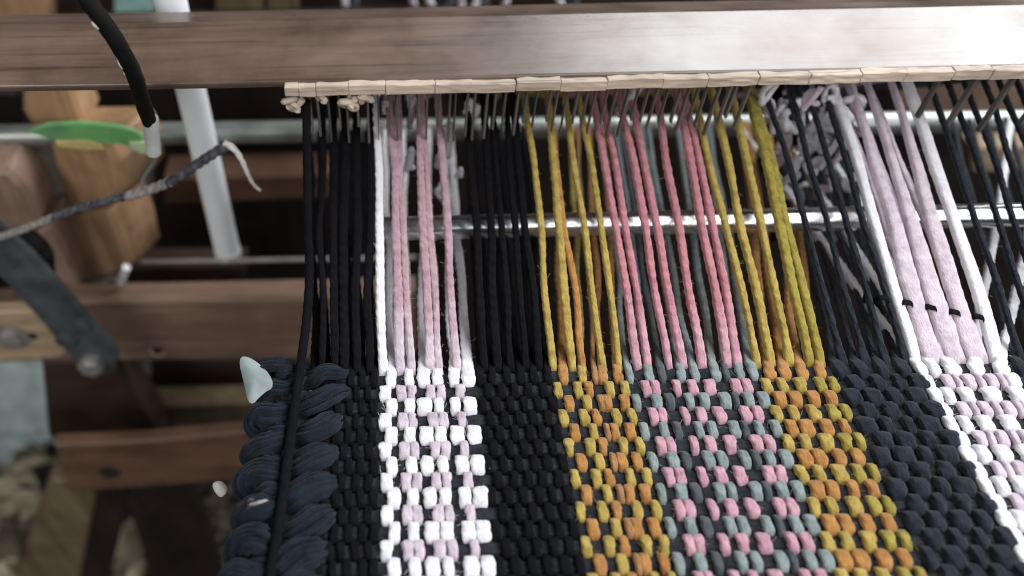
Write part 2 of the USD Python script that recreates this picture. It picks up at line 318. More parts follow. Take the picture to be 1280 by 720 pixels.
# lower frame
obj('leg', vslab([(52, 452), (140, 452), (212, 560), (208, 600), (128, 612), (60, 545)], 0.245, 0.045, 0.003), 'dark_wood', frame, label='dark diagonal brace under the rail')
brace = obj('brace', vslab([(66, 556), (180, 552), (330, 538), (420, 532), (420, 592), (300, 600), (88, 616)], 0.158, 0.014, 0.003), 'red_wood', frame, label='reddish cross board with a round dark hole')
obj('peg_hole', disc(at_y(137, 590, 0.1578), 0.0115, 0.002), 'hole', brace)
obj('brace', vslab([(188, 508), (420, 502), (420, 526), (188, 532)], 0.285, 0.03, 0.002), 'leg_wood', frame, label='narrow pale brace')
obj('brace', vslab([(188, 450), (420, 448), (420, 505), (188, 508)], 0.33, 0.03, 0.002), 'dark_wood', frame)
obj('leg', vslab([(64, 600), (124, 600), (112, 660), (92, 760), (10, 760), (30, 690), (48, 640)], 0.17, 0.05, 0.004), 'leg_wood', frame, label='pale leg standing on the leaf litter')
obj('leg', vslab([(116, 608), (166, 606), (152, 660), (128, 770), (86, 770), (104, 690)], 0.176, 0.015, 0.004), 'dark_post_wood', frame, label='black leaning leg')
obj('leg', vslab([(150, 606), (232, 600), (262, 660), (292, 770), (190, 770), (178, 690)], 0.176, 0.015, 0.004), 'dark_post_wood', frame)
obj('shade_panel', vslab([(190, 66), (1700, 20), (1700, 700), (190, 500)], 0.56, 0.03, 0.003), 'dark_post_wood', frame)  # added near-black sheet in place of the shade under and behind the loom

# grey steel lever
lever = thing('steel_lever', 'flat grey steel lever bar bolted across the left end of the rail', 'lever', at_y(110, 460, 0.2))
obj('bar', vslab([(-60, 230), (8, 290), (40, 318), (98, 382), (150, 444), (142, 466), (116, 472), (98, 458), (52, 402), (0, 346), (-60, 300)], 0.205, 0.006, 0.0012, 0.004), 'lever_steel', lever)
for (x, y), r, h in (((115, 452), 0.013, 0.012), ((82, 424), 0.010, 0.004), ((104, 408), 0.008, 0.003)):
    obj('bolt', disc(at_y(x, y, 0.2048), r, h, sides=6 if r > 0.012 else 16), 'bolt_steel' if r > 0.012 else 'lever_steel', lever)
obj('knob', tube(spline([at_y(22, 298, 0.226), at_y(40, 306, 0.222), at_y(52, 330, 0.226), at_y(54, 352, 0.23)], 30), 0.012, sides=14, rough=0.05), 'rubber', lever)

# small bolt with a ring on the rail
tl = thing('ring_bolt', 'small white headed bolt with thin ring standing on the brown rail', 'bolt', at_y(150, 354, 0.27))
obj('bolt', cyl(at_y(150, 352, 0.27), at_y(158, 334, 0.27), 0.0045, 14), 'white_plastic', tl)
cc = at_y(145, 355, 0.265)
obj('ring', tube(spline([cc + np.array([0.0125 * math.cos(t), 0, 0.0095 * math.sin(t)]) for t in np.linspace(0.35, 2.8, 10)], 24), 0.0012, sides=8, rough=0), 'bolt_steel', tl)

# rods and tubes
tubeo = obj('rear_tube', cyl(at_y(-160, 172, 0.32), at_y(1500, 148, 0.32), 0.0105, 28), 'dull_steel', label='dull grey metal tube running behind the reed across the loom', cat='tube')
chro = obj('shed_rod', cyl(at_y(468, 286, 0.119), at_y(1480, 264, 0.119), 0.0086, 32), 'chrome', label='bright polished metal rod lying under the upper warp threads', cat='rod')
obj('thin_rod', cyl(at_y(176, 328, 0.33), at_y(520, 322, 0.33), 0.0028, 12), 'bolt_steel', label='thin brown grey rod below the end of the white tube', cat='rod')
wp = thing('white_tube', 'white plastic tube slanting down behind the wooden beam', 'tube', at_y(284, 318, 0.29))
p, q = at_y(204, -40, 0.285), at_y(284, 312, 0.27)
obj('tube', cyl(p, q, 0.0125, 28), 'white_plastic', wp)
d = (q - p) / np.linalg.norm(q - p)
obj('end_cap', cyl(q, q + d * 0.006, 0.0134, 28), 'grey_plastic', wp)

# ------------------------------------------------------------------ beater: the long wooden beam, and the reed under it
YB, ZB = 0.150, ZR + 0.103
def beam_profile():
    # section in (y, z): a broad top face leaning a little to the weaver, a narrow front edge, rounded arrises
    near, tilt = at_y(480, 99, YB), math.radians(10)
    e = np.array([math.cos(tilt), math.sin(tilt)])
    d = ray(480, 22)                          # the line of sight to the far arris
    t = np.linalg.solve(np.array([[d[1], -e[0]], [d[2], -e[1]]]), near[1:] - CAM[1:])
    w, h = t[1], 0.024
    n = np.array([-e[1], e[0]])
    d2 = ray(480, 5); far = near[1:] + e * w; g = np.array([math.cos(-0.35), math.sin(-0.35)])
    t2 = np.linalg.solve(np.array([[d2[1], -g[0]], [d2[2], -g[1]]]), far - CAM[1:])[1]
    b = e * w + g * t2 * 1.05; far2 = (b @ e, b @ n)
    poly = Polygon([(0, 0), (w, 0), far2, (far2[0], -h), (0.022, -h), (0.001, -0.0055)])
    poly = poly.buffer(-0.0022).buffer(0.0022, quad_segs=5)
    xy = np.array(poly.exterior.coords)[:-1][::-1]
    return near[1:] + xy[:, :1] * e + xy[:, 1:] * n
prof = beam_profile()
xs = np.linspace(-0.55, 0.95, 60)
V = np.array([[x, y + 0.0012 * (meshkit.noise(np.array([x * 9, 0, 0])) - .5), z + 0.0010 * (meshkit.noise(np.array([x * 7, 3, 0])) - .5)] for x in xs for y, z in prof])
m_ = len(prof); i, j = np.meshgrid(np.arange(len(xs) - 1), np.arange(m_), indexing='ij'); k = (j + 1) % m_
Fq = np.stack([i * m_ + j, (i + 1) * m_ + j, (i + 1) * m_ + k, i * m_ + k], -1).reshape(-1, 4)
Ft = np.vstack([Fq[:, [0, 1, 2]], Fq[:, [0, 2, 3]]])
tv, tf = trimesh.creation.triangulate_polygon(Polygon(prof), engine='earcut')
o = len(V); V = np.vstack([V, np.c_[np.full(len(tv), xs[0]), tv], np.c_[np.full(len(tv), xs[-1]), tv]]); Ft = np.vstack([Ft, tf + o, tf[:, ::-1] + o + len(tv)])
bm = trimesh.Trimesh(V, Ft, process=True); bm.fix_normals()
beater = thing('beater', 'long varnished brown wooden beam across the top, shiny on its right', 'beam', (0, YB, ZB))
obj('beam', bm, 'varnished_wood', beater, smooth=35)

YRD = 0.156
reed = thing('reed', 'bamboo reed with pale capping strip and thin grey dents under the beam', 'reed', at_y(700, 150, YRD))
edges = [356, 374, 395, 436, 482, 543, 590, 645, 700, 758, 828, 884, 947, 1010, 1074, 1130, 1190, 1238, 1330, 1420]
for a, b in zip(edges[:-1], edges[1:]):
    ya = 112 - 0.0235 * (a - 360); yb = 112 - 0.0235 * (b - 360)
    pa, pb = at_y(a, ya, YRD - 0.008), at_y(b, yb, YRD - 0.008)
    L = np.linalg.norm(pb - pa); ctr = (pa + pb) / 2 + rng.normal(0, 0.00035, 3)
    s_ = rbox((L * 1.004, 0.006, 0.0072), 0.0005)
    s_ = s_.subdivide_to_size(0.004); v_ = s_.vertices.copy(); w_ = np.stack([v_[:, 0] + ctr[0], v_[:, 1] * 3, v_[:, 2] * 3], 1)
    s_.vertices = v_ + (np.stack([meshkit.noise(w_ * 150, q_) for q_ in (1, 2, 3)], 1) - 0.5) * [0, 0.0012, 0.0017]
    ang = math.atan2((pb - pa)[2], (pb - pa)[0])
    R = np.array([[math.cos(ang), 0, -math.sin(ang)], [0, 1, 0], [math.sin(ang), 0, math.cos(ang)]])
    obj('cap_strip', place(s_, ctr, R), 'bamboo', reed)
for k, (x, y) in enumerate([(362, 124), (368, 134), (372, 128), (403, 122), (440, 125), (455, 122), (445, 132)]):
    ctr = at_y(x, y, YRD - 0.005)
    obj('binding', tube(spline([ctr + rng.normal(0, 0.003, 3) for _ in range(5)], 30), 0.0022, sides=8, seed=k, rough=0.2), 'bamboo', reed)
for k, x in enumerate(np.concatenate([np.arange(384, 950, 12.6), np.arange(1176, 1380, 47)])):
    p = at_y(x + rng.normal(0, 1.6), 112 - 0.0235 * (x - 360), YRD + 0.002)
    w = 0.0008 + 0.0008 * rng.random() + (0.0014 if x > 950 else 0); zb = ZR + 0.052 + 0.018 * rng.random(); h = p[2] - zb
    s_ = rbox((w, 0.004, h), 0.0003)
    obj('dent', place(s_, [p[0], YRD + 0.001, (p[2] + zb) / 2]), 'reed_cane', reed)

# ------------------------------------------------------------------ the rug on the loom
A_rows = [470, 504, 543, 580, 622, 666, 706]
yA = np.array([at_z(540, y, 0.004)[1] for y in A_rows])
pitch = (yA[0] - yA[-1]) / 12
print('pick pitch', pitch, yA)
Y0 = yA[0] - 0.001                                # the fell: the last pick, A threads over it
HW = 0.0033
def warp_z(y, over):
    s = math.pi * (Y0 - y) / pitch
    c = np.cos(s); return over * HW * np.tanh(2.6 * c) / math.tanh(2.6)

rug = thing('woven_rug', 'half woven striped rug in navy, white, pink, sage and mustard stretched on the loom', 'rug', (0.12, -0.05, ZR))
SLOPE = 0.313
def warp_path(xf, kind, reed_px, low=None, sink=0.15, seed=0, over=None):
    """kind A: over the last pick, then down to the lower shed; B: from under it, up to the upper shed."""
    y1 = np.arange(-0.175, Y0, 0.0011); s = 1 if kind == 'A' else -1
    x0 = at_z(xf, 480, 0.003)[0]
    wob = 0.0007 * (meshkit.noise(np.stack([y1 * 40, 0 * y1 + seed, 0 * y1], -1), seed) - 0.5) * 2
    P1 = np.stack([x0 + wob, y1, ZR + warp_z(y1, s)], 1)
    y2 = np.arange(Y0 + 0.0001, 0.33 if kind == 'B' else 0.30, 0.0026); u = y2 - Y0
    if kind == 'B':
        pr = on_plane(reed_px, 185 - 0.02 * (reed_px - 660), (0, YRD, ZR + SLOPE * (YRD - Y0)), (0, -SLOPE, 1.0)); xr = pr[0]
        z2 = -HW * np.exp(-(u / 0.006) ** 2) + SLOPE * u * (1 - np.exp(-u / 0.008))
        z2 = np.minimum(z2, SLOPE * u)
        ua = np.where(y2 > YRD, (YRD - Y0) + (y2 - YRD), u)
        z2 = np.where(y2 > YRD, SLOPE * (YRD - Y0) + 0.28 * np.minimum(y2 - YRD, 0.05) - 0.8 * np.maximum(y2 - YRD - 0.05, 0), z2)
    else:
        z2 = HW * np.exp(-(u / 0.0075) ** 2) - sink * u * (1 - np.exp(-u / 0.010))
        pr = on_plane(reed_px, 235 - 0.02 * (reed_px - 660), (0, YRD, ZR - sink * (YRD - Y0)), (0, sink, 1.0)); xr = pr[0]
    x2 = x0 + (xr - x0) * u / (YRD - Y0)
    x2 = x2 + wob[-1] + 0.0032 * np.clip(u / 0.03, 0, 1) * (meshkit.noise(np.stack([y2 * 22, 0 * y2 + seed * 3.1, 0 * y2], -1), seed + 5) - 0.5)
    return np.vstack([P1, np.stack([x2, y2, ZR + z2], 1)])

threads = []
def thread(xf, kind, reed_px, w, matn, lab, taper=0.0, dz=0.0, jit=0.09, t=0.0018, upw=None, seed=[0], lobe=0.085, plies=3, turns=42, sink=0.15):
    seed[0] += 1; P = warp_path(xf, kind, reed_px, sink=sink, seed=seed[0])
    wd = w * 0.5 * 0.00043; threads.append((P, wd, matn))
    wide = np.full(len(P), wd)
    y = P[:, 1]; inw = y < Y0
    # a float spreads where it lies over the weft and narrows where it dives
    zz = (P[:, 2] - ZR) / HW
    blk = np.round((Y0 - y) / pitch / 2).astype(int); jig = np.random.default_rng(seed[0]).normal(0, 1, (400, 2))
    wide = np.where(inw, wd * (0.86 + 0.16 * np.clip(zz, -1, 1)) * (1 + jit * np.clip(jig[np.clip(blk, 0, 399), 0], -1.6, 1.6)), wide)
    P[:, 0] += np.where(inw, 0.0002 * jig[np.clip(blk, 0, 399), 1] * np.clip(zz, 0, 1), 0)
    P[:, 2] += np.where(inw, 0, dz * np.clip((y - Y0) / 0.03, 0, 1))
    uw = wd * 0.8 if upw is None else upw * 0.5 * 0.00039
    f = np.clip((y - Y0) / 0.02, 0, 1); wide = wide * (1 - f) + uw * f * (1 + taper * (0.55 - (y - Y0) / (YRD - Y0)))
    th = np.where(inw, t, t * (1 - f) + min(uw, 0.0026) * f)
    vary = 1 + 0.30 * (meshkit.noise(np.stack([y * 60, 0 * y + seed[0] * 1.7, 0 * y], -1), seed[0]) - 0.5); wide = np.where(inw, wide, wide * vary)
    obj('warp_thread', tube(P, wide, th, sides=14, plies=plies, turns=turns, lobe=lobe, seed=seed[0] * 3 + 1, rough=0.07, flatpow=0.62), matn, rug, smooth=True, label=lab)

def lowpx(xf, B):   # the lower threads run close under the upper ones in view
    k = min(B, key=lambda b: abs(b[0] - xf)); return k[1] + (xf - k[0]) * 0.55 + 6

# left navy band
for i_, x in enumerate([394, 401, 408, 416, 423, 430, 438, 445, 452, 460, 467]):
    thread(x, 'AB'[i_ % 2], 394 + (x - 396) * 0.94 + (4 if i_ % 2 else 0) + rng.normal(0, 2.5), 10, 'black_yarn', 'black warp thread', upw=10 + 5 * rng.random())
# white and lilac stripe
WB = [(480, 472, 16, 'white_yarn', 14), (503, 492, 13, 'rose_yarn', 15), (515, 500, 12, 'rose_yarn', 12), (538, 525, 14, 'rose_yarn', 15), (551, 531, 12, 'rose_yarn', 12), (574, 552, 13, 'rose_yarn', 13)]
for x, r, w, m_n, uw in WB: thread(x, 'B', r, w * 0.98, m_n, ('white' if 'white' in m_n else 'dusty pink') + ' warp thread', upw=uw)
for x, w in [(488, 15), (510, 14), (529, 18), (546, 15), (568, 16), (587, 18)]: thread(x, 'A', lowpx(x, WB), w * 1.0, 'white_yarn', 'white warp thread', t=0.0021)
# black band
for i_, x in enumerate(np.arange(600, 690, 8.6)):
    thread(x, 'AB'[i_ % 2], 583 + (x - 601) * 0.84 + rng.normal(0, 2.0), 11, 'black_yarn', 'black warp thread', upw=10 + 4 * rng.random())
# left mustard stripe
MB1 = [(696, 664, 12, 'yellow_yarn', 11), (721, 690, 13, 'yellow_yarn', 13), (736, 695, 12, 'orange_yarn', 10), (760, 715, 12, 'yellow_yarn', 10), (779, 733, 12, 'yellow_yarn', 10)]
for x, r, w, m_n, uw in MB1: thread(x, 'B', r, w * 0.93, m_n, m_n.split('_')[0].replace('yellow', 'mustard yellow') + ' warp thread', upw=uw)
for x, w, m_n in [(706, 15, 'orange_yarn'), (730, 13, 'yellow_yarn'), (745, 9, 'tan_yarn'), (755, 14, 'orange_yarn'), (774, 13, 'orange_yarn')]:
    thread(x, 'A', lowpx(x, MB1) + 8, w * 0.92, m_n, m_n.split('_')[0].replace('yellow', 'mustard yellow') + ' warp thread')
# pink and sage stripe
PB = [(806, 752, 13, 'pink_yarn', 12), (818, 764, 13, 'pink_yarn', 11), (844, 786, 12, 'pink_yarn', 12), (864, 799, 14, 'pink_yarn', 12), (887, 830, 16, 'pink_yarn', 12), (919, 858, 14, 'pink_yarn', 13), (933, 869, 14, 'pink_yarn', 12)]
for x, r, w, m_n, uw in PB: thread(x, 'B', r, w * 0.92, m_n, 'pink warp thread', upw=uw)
for x, w, m_n in [(790, 12, 'sage_yarn'), (814, 14, 'sage_yarn'), (831, 12, 'slate_yarn'), (856, 13, 'sage_yarn'), (872, 13, 'sage_yarn'), (898, 15, 'sage_yarn'), (912, 10, 'slate_yarn'), (929, 13, 'sage_yarn'), (947, 15, 'sage_yarn')]:
    thread(x, 'A', lowpx(x, PB), w * 0.88, m_n, ('sage grey' if 'sage' in m_n else 'dark slate') + ' warp thread')
# right mustard stripe
MB2 = [(957, 882, 13, 'yellow_yarn', 11), (978, 906, 13, 'yellow_yarn', 12), (1001, 929, 15, 'yellow_yarn', 12), (1025, 950, 14, 'olive_yarn', 14), (1041, 957, 11, 'olive_yarn', 13)]
for x, r, w, m_n, uw in MB2: thread(x, 'B', r, w, m_n, ('mustard yellow' if 'yellow' in m_n else 'olive yellow') + ' warp thread', upw=uw)
for x, w, m_n in [(968, 16, 'orange_yarn'), (986, 16, 'orange_yarn'), (1009, 14, 'orange_yarn'), (1032, 13, 'orange_yarn')]:
    thread(x, 'A', lowpx(x, MB2) + 8, w, m_n, 'orange warp thread')
# right navy band
for i_, (x, r) in enumerate([(1058, 968), (1070, 978), (1084, 988), (1097, 1000), (1110, 1012), (1123, 1026), (1136, 1038), (1149, 1048)]):
    thread(x, 'AB'[i_ % 2], r + rng.normal(0, 3), 19 + rng.normal(0, 2), 'navy_yarn', 'navy warp thread', upw=9, t=0.0026, plies=5, lobe=0.13, turns=14, jit=0.22)
# right white stripe
WB2 = [(1163, 1064, 16, 'white_yarn', 16), (1186, 1086, 15, 'lilac_yarn', 23), (1213, 1110, 16, 'lilac_yarn', 23), (1241, 1136, 16, 'lilac_yarn', 23), (1268, 1160, 19, 'white_yarn', 20)]
for x, r, w, m_n, uw in WB2: thread(x, 'B', r, w * 0.86, m_n, ('white' if 'white' in m_n else 'pale lilac') + ' warp thread', upw=uw, taper=0.9 if 'lilac' in m_n else 0.1, lobe=0.02)
for x, r, w in [(1160, 975, 20), (1178, 1012, 18), (1201, 1046, 22), (1232, 1205, 26), (1262, 1248, 22)]:
    thread(x, 'A', r, w * 0.86, 'white_yarn', 'white warp thread', t=0.0022, upw=14)
for x, r in [(1199, 1074), (1227, 1094), (1255, 1121)]: thread(x, 'B', r, 8, 'lilac_yarn', 'pale lilac warp thread slanting under its neighbours', upw=15, taper=0.8, dz=-0.004, lobe=0.02)
# navy beyond
for i_, x in enumerate(np.arange(1288, 1470, 13.0)):
    thread(x, 'AB'[i_ % 2], 1178 + (x - 1288) * 0.86, 15, 'navy_yarn', 'navy warp thread', upw=9)

# loose fibres standing off the warp threads
fuzz = {}
def add_fuzz(P, w, key):
    Q = P[(P[:, 1] > -0.14) & (P[:, 1] < YRD)]
    n_ = int(len(Q) * 0.42); k = rng.integers(0, len(Q), n_)
    a = rng.uniform(-0.3, math.pi + 0.3, n_); d = np.stack([np.cos(a), 0 * a, np.sin(a)], 1)
    p0 = Q[k] + d * np.array([w, 0, 0.0019]); t = rng.normal(0, 1, (n_, 3)) * [0.5, 1.0, 0.5]
    L_ = rng.uniform(0.0008, 0.0028, n_)[:, None]
    fuzz.setdefault(key, []).append(np.stack([p0, p0 + (d * 0.6 + t * 0.5) * L_ * 0.5, p0 + (d * 0.7 + t) * L_], 1))
for P_, w_, m_n in threads:
    if m_n not in ('black_yarn', 'navy_yarn', 'slate_yarn', 'tan_yarn'): add_fuzz(P_, w_, m_n)
for key, v_ in fuzz.items():
    pts = np.concatenate(v_) - base_of(rug); c_ = UsdGeom.BasisCurves.Define(stage, path_for('loose_fibres', rug))
    c_.CreateTypeAttr('linear'); c_.CreateCurveVertexCountsAttr([3] * len(pts)); c_.CreatePointsAttr([Gf.Vec3f(*map(float, p_)) for p_ in pts.reshape(-1, 3)])
    c_.CreateWidthsAttr([0.00016]); c_.SetWidthsInterpolation('constant')
    UsdShade.MaterialBindingAPI.Apply(c_.GetPrim()).Bind(M[key]); tag(c_.GetPrim(), kind='stuff')

# weft picks
xL, xR = at_z(336, 480)[0], at_z(1500, 480)[0]
for j_ in range(15):
    yj = Y0 - j_ * pitch
    x = np.arange(xL - 0.002, xR, 0.004)
    z = ZR + 0.0006 * np.sin(x * 900 + j_ * 3.14)
    yy = yj + 0.0009 * (meshkit.noise(np.stack([x * 45, 0 * x + j_ * 7.7, 0 * x], -1), j_) - 0.5) * 2
    obj('weft_pick', tube(np.stack([x, yy, z], 1), pitch * 0.48, 0.0022, sides=32, plies=9, turns=3, lobe=0.11, seed=j_, rough=0.10), 'weft_yarn', rug, smooth=True)

# selvedge: doubled weft bundles turning round a dark edge cord
ec = spline([at_z(385, 300, 0.03), at_z(383, 400, 0.016), at_z(376, 455, 0.011), at_z(364, 540, 0.010), at_z(352, 630, 0.010), at_z(334, 740, 0.010), at_z(322, 800, 0.010)], 120)
up_ = spline([at_y(383, 125, YRD), at_z(385, 300, 0.03)], 30)[:-1]
obj('edge_cord', tube(np.vstack([up_, ec]), 0.0029, 0.0026, sides=10, plies=2, turns=60, lobe=0.05, seed=9), 'black_yarn', rug, smooth=True, label='black edge cord drawn tight along the selvedge')
rows = [452, 478, 512, 549, 588, 630, 672, 716, 762]
ex = lambda y: np.interp(y, [440, 480, 520, 560, 600, 640, 680, 720, 780], [318, 322, 312, 306, 300, 296, 288, 280, 268])
gxx = lambda y: np.interp(y, [400, 455, 540, 630, 740, 800], [383, 376, 364, 352, 334, 322])
for k, (ya, yb) in enumerate(zip(rows[:-1], rows[1:])):
    g, e, hgt = gxx(ya), ex(ya), yb - ya
    # outer loop: out from the cord, round the edge and back, folded over itself
    pts = [at_z(g + 10, ya + 6, -0.003), at_z(g - 10, ya + 4, 0.003), at_z((g + e) / 2 + 4, ya + 3, 0.007), at_z(e + 12, ya + hgt * 0.22, 0.004), at_z(e + 3, ya + hgt * 0.5, -0.001), at_z(e + 16, ya + hgt * 0.78, -0.004), at_z((g + e) / 2, ya + hgt * 0.80, 0.001), at_z(g + 4, ya + hgt * 0.72, -0.005)]
    pts = [p_ + rng.normal(0, 0.0011, 3) for p_ in pts]
    obj('edge_loop', ribbon(spline(pts, 50), np.interp(np.linspace(0, 1, 50), [0, .15, .45, .6, .85, 1], [0.003, 0.0071, 0.0084, 0.0071, 0.0071, 0.003]) * hgt / 38, 8, seed=k), 'loop_yarn', rug, smooth=True)
    # inner fold: leaning up to the right over the first warps
    pts = [at_z(g - 2, ya + hgt * 1.10, -0.004), at_z(g + 10, ya + hgt * 0.95, 0.003), at_z(g + 28, ya + hgt * 0.62, 0.0068), at_z(g + 46, ya + hgt * 0.42, 0.005), at_z(g + 62, ya + hgt * 0.36, -0.003)]
    pts = [p_ + rng.normal(0, 0.0008, 3) for p_ in pts]
    obj('edge_fold', ribbon(spline(pts, 40), np.interp(np.linspace(0, 1, 40), [0, .25, .65, 1], [0.004, 0.0087, 0.009, 0.005]) * hgt / 38, 8, seed=k + 40), 'loop_yarn', rug, smooth=True)
for x, y, w in ((323, 631, 0.0055), (321, 667, 0.0032)):
    c = at_z(x, y, 0.007)
    obj('knot', tube(spline([c + [-w, 0, -0.004], c + [-w * 0.4, 0.001, 0.002], c + [w * 0.5, 0, 0.002], c + [w, -0.001, -0.004]], 20), w * 0.5, sides=9, seed=int(x), rough=0.15), 'grey_cord', rug, smooth=True, label='pale pink knot showing through the selvedge')
# dark cord woven across the right white threads above the fell
cp = []
for t in np.linspace(0, 1, 200):
    px, py = 1078 + 165 * t, 371 + 33 * t
    p0 = on_plane(px, py, (0, Y0, ZR), (0, -SLOPE, 1.0)); cp.append(p0 + np.array([0, 0, 0.0030 * math.tanh(5 * math.cos(2 * math.pi * (px - 1132) / 29.5)) - 0.0002]))
obj('dark_cord', tube(np.array(cp), 0.0024, 0.0005, sides=9, seed=3), 'black_yarn', rug, smooth=True, label='short dark cord woven across the right white threads')

# scraps caught at the rug's edge
def scrap(name, poly_px, z, matn, label, catn, curl=0.0018, y=None):
    pts = np.array([at_z(*p_, z) if y is None else at_y(*p_, y) for p_ in poly_px])
    for _ in range(2): nx = np.roll(pts, -1, 0); pts = np.stack([pts * 0.75 + nx * 0.25, pts * 0.25 + nx * 0.75], 1).reshape(-1, 3)
    c = pts.mean(0); n = len(pts); ring = []
    V = [c + [0, 0, curl]]; 
    for f_ in (0.5, 1.0): V += [c + (p_ - c) * f_ + [0, 0, curl * (1 - f_ * f_) + f_ * curl * 0.35 * math.sin(3 * k_ * 2 * math.pi / n + 1.0)] for k_, p_ in enumerate(pts)]
    k = np.arange(n); k2 = (k + 1) % n
    Fs = np.vstack([np.c_[np.zeros(n, int), 1 + k, 1 + k2], np.c_[1 + k, 1 + n + k, 1 + n + k2], np.c_[1 + k, 1 + n + k2, 1 + k2]])
    V = np.array(V); top = len(V); V2 = V - [0, 0, 0.0012]
    rim = np.vstack([np.c_[1 + n + k, top + 1 + n + k, top + 1 + n + k2], np.c_[1 + n + k, top + 1 + n + k2, 1 + n + k2]])
    mesh = trimesh.Trimesh(np.vstack([V, V2]), np.vstack([Fs, Fs[:, ::-1] + top, rim]), process=False); mesh.fix_normals()
    return obj(name, mesh, matn, smooth=True, label=label, cat=catn)
scrap('cloth_scrap', [(297, 446), (314, 447), (334, 462), (344, 484), (328, 490), (312, 510), (305, 480)], 0.009, 'grey_cloth', 'small pale cloth scrap at the top corner of the navy selvedge', 'scrap')
scrap('paper_scrap', [(264, 603), (280, 601), (286, 614), (276, 622), (268, 615)], -0.03, 'paper', 'tiny pale paper scrap beside the navy selvedge', 'scrap')

# ------------------------------------------------------------------ heddles and tangled yarn behind the reed
for k, x in enumerate([966, 978, 992, 1004, 1016, 1030, 1042, 1052]):
    y_ = 0.205 + 0.05 * rng.random()
    pts = [at_y(x + rng.normal(0, 4) + d_, yy, y_ + rng.normal(0, 0.004)) for yy, d_ in ((80, 0), (130, rng.normal(0, 7)), (180, rng.normal(0, 9)), (235, rng.normal(0, 9)), (300, 6))]
    obj('heddle', tube(spline(pts, 60), 0.0024 + 0.0012 * rng.random(), sides=8, plies=2, turns=90, seed=k), ('black_yarn', 'slate_yarn')[k % 2], smooth=True,
        label=('black', 'slate grey')[k % 2] + ' string heddle hanging loosely behind the reed above the right navy band', cat='heddle', group='string heddles above the right navy band')
tufts = [(967, 150, 9), (985, 167, 8), (1030, 160, 11), (1040, 120, 8), (962, 135, 6), (1003, 190, 9), (1052, 172, 10), (1046, 205, 9), (1000, 245, 8), (1020, 150, 7), (978, 128, 6),
         (587, 140, 11), (513, 128, 7), (513, 150, 9), (560, 158, 11), (512, 205, 9), (548, 205, 8), (553, 240, 8), (575, 215, 6), (480, 130, 6), (790, 118, 15)]
tufts += [(x, y, s_) for x, y, s_ in [(958, 118, 9), (972, 196, 10), (988, 140, 12), (996, 215, 9), (1010, 128, 9), (1012, 175, 12), (1022, 205, 10), (1026, 240, 12), (1036, 185, 9), (1046, 140, 13), (1060, 150, 11), (1064, 225, 10), (980, 230, 8), (1004, 268, 9)]]
for k, (x, y, s) in enumerate(tufts):
    c = at_y(x, y, 0.175 + 0.02 * rng.random()); r = s * 0.00040
    pts = [c + rng.normal(0, 1, 3) * r * np.array([0.55, 0.5, 2.0]) for _ in range(6)]
    side = 'right navy band' if x > 900 else ('white stripe' if x < 600 else 'pink stripe')
    obj('yarn_tuft', tube(spline(pts, 44), r * 0.62, sides=9, seed=k, rough=0.25), ('white_yarn', 'lilac_yarn', 'white_yarn')[k % 3], smooth=True,
        label=('white', 'pale lilac', 'white')[k % 3] + f' knotted yarn tuft ' + ('close under the reed strip' if y < 150 else 'level with the grey tube' if y < 200 else 'just above the polished rod') + f' above the {side}', cat='yarn tuft', group=f'yarn tufts above the {side}')

# ------------------------------------------------------------------ cable, cord and green strip on the left
cb = thing('black_cable', 'thick black cable hanging over the beam with white collar and wire hook', 'cable', at_y(186, 150, 0.14))
cpts = spline([at_y(80, -50, 0.12), at_y(104, -8, 0.115), at_y(128, 26, 0.115), at_y(152, 62, 0.118), at_y(172, 105, 0.13), at_y(187, 152, 0.15)], 70)
obj('cable', tube(cpts, 0.0050, sides=14, rough=0.06, seed=4), 'rubber', cb)
fl = [cpts[int(i_)] + np.array([-0.0034, -0.003, 0.002]) for i_ in np.linspace(16, 40, 9)]
obj('frayed_sheath', tube(spline([p_ + rng.normal(0, 0.0009, 3) for p_ in fl], 50), np.abs(np.sin(np.linspace(0, 14, 50))) * 0.0011 + 0.0003, sides=7, rough=0.2), 'paper', cb, label='pale frayed edge of the cable')
obj('collar', cyl(at_y(188, 148, 0.15), at_y(192, 190, 0.156), 0.0054, 18), 'grey_plastic', cb)
obj('wire_hook', tube(spline([at_y(190, 188, 0.156), at_y(194, 198, 0.157), at_y(188, 210, 0.158), at_y(180, 222, 0.16), at_y(178, 238, 0.16)], 40), 0.0016, sides=8, rough=0.05), 'dull_steel', cb)

cd = thing('twisted_cord', 'grey twisted cord stretched from the lever across the white tube', 'cord', at_y(20, 290, 0.2))
pp = spline([at_y(-30, 302, 0.2), at_y(20, 290, 0.19), at_y(72, 270, 0.185), at_y(130, 252, 0.18), at_y(175, 241, 0.178), at_y(206, 230, 0.177), at_y(240, 210, 0.176), at_y(264, 194, 0.175), at_y(286, 181, 0.175)], 140)
for s0, e0, m_n in ((0, 50, 'grey_cord'), (48, 88, 'slate_cord'), (86, 108, 'grey_cord'), (106, 140, 'slate_cord')):
    obj('strand', tube(pp[s0:e0], 0.0032 if s0 < 60 else 0.0037, sides=12, plies=2, turns=70, lobe=0.13, seed=s0), m_n, cd, smooth=True)
obj('cord_end', tube(spline([at_y(280, 178, 0.174), at_y(290, 184, 0.172), at_y(304, 204, 0.17), at_y(326, 238, 0.17)], 40), np.linspace(0.0026, 0.0009, 40), sides=10, plies=2, turns=60, seed=2), 'paper', cd, smooth=True, label='pale loose end of the cord')

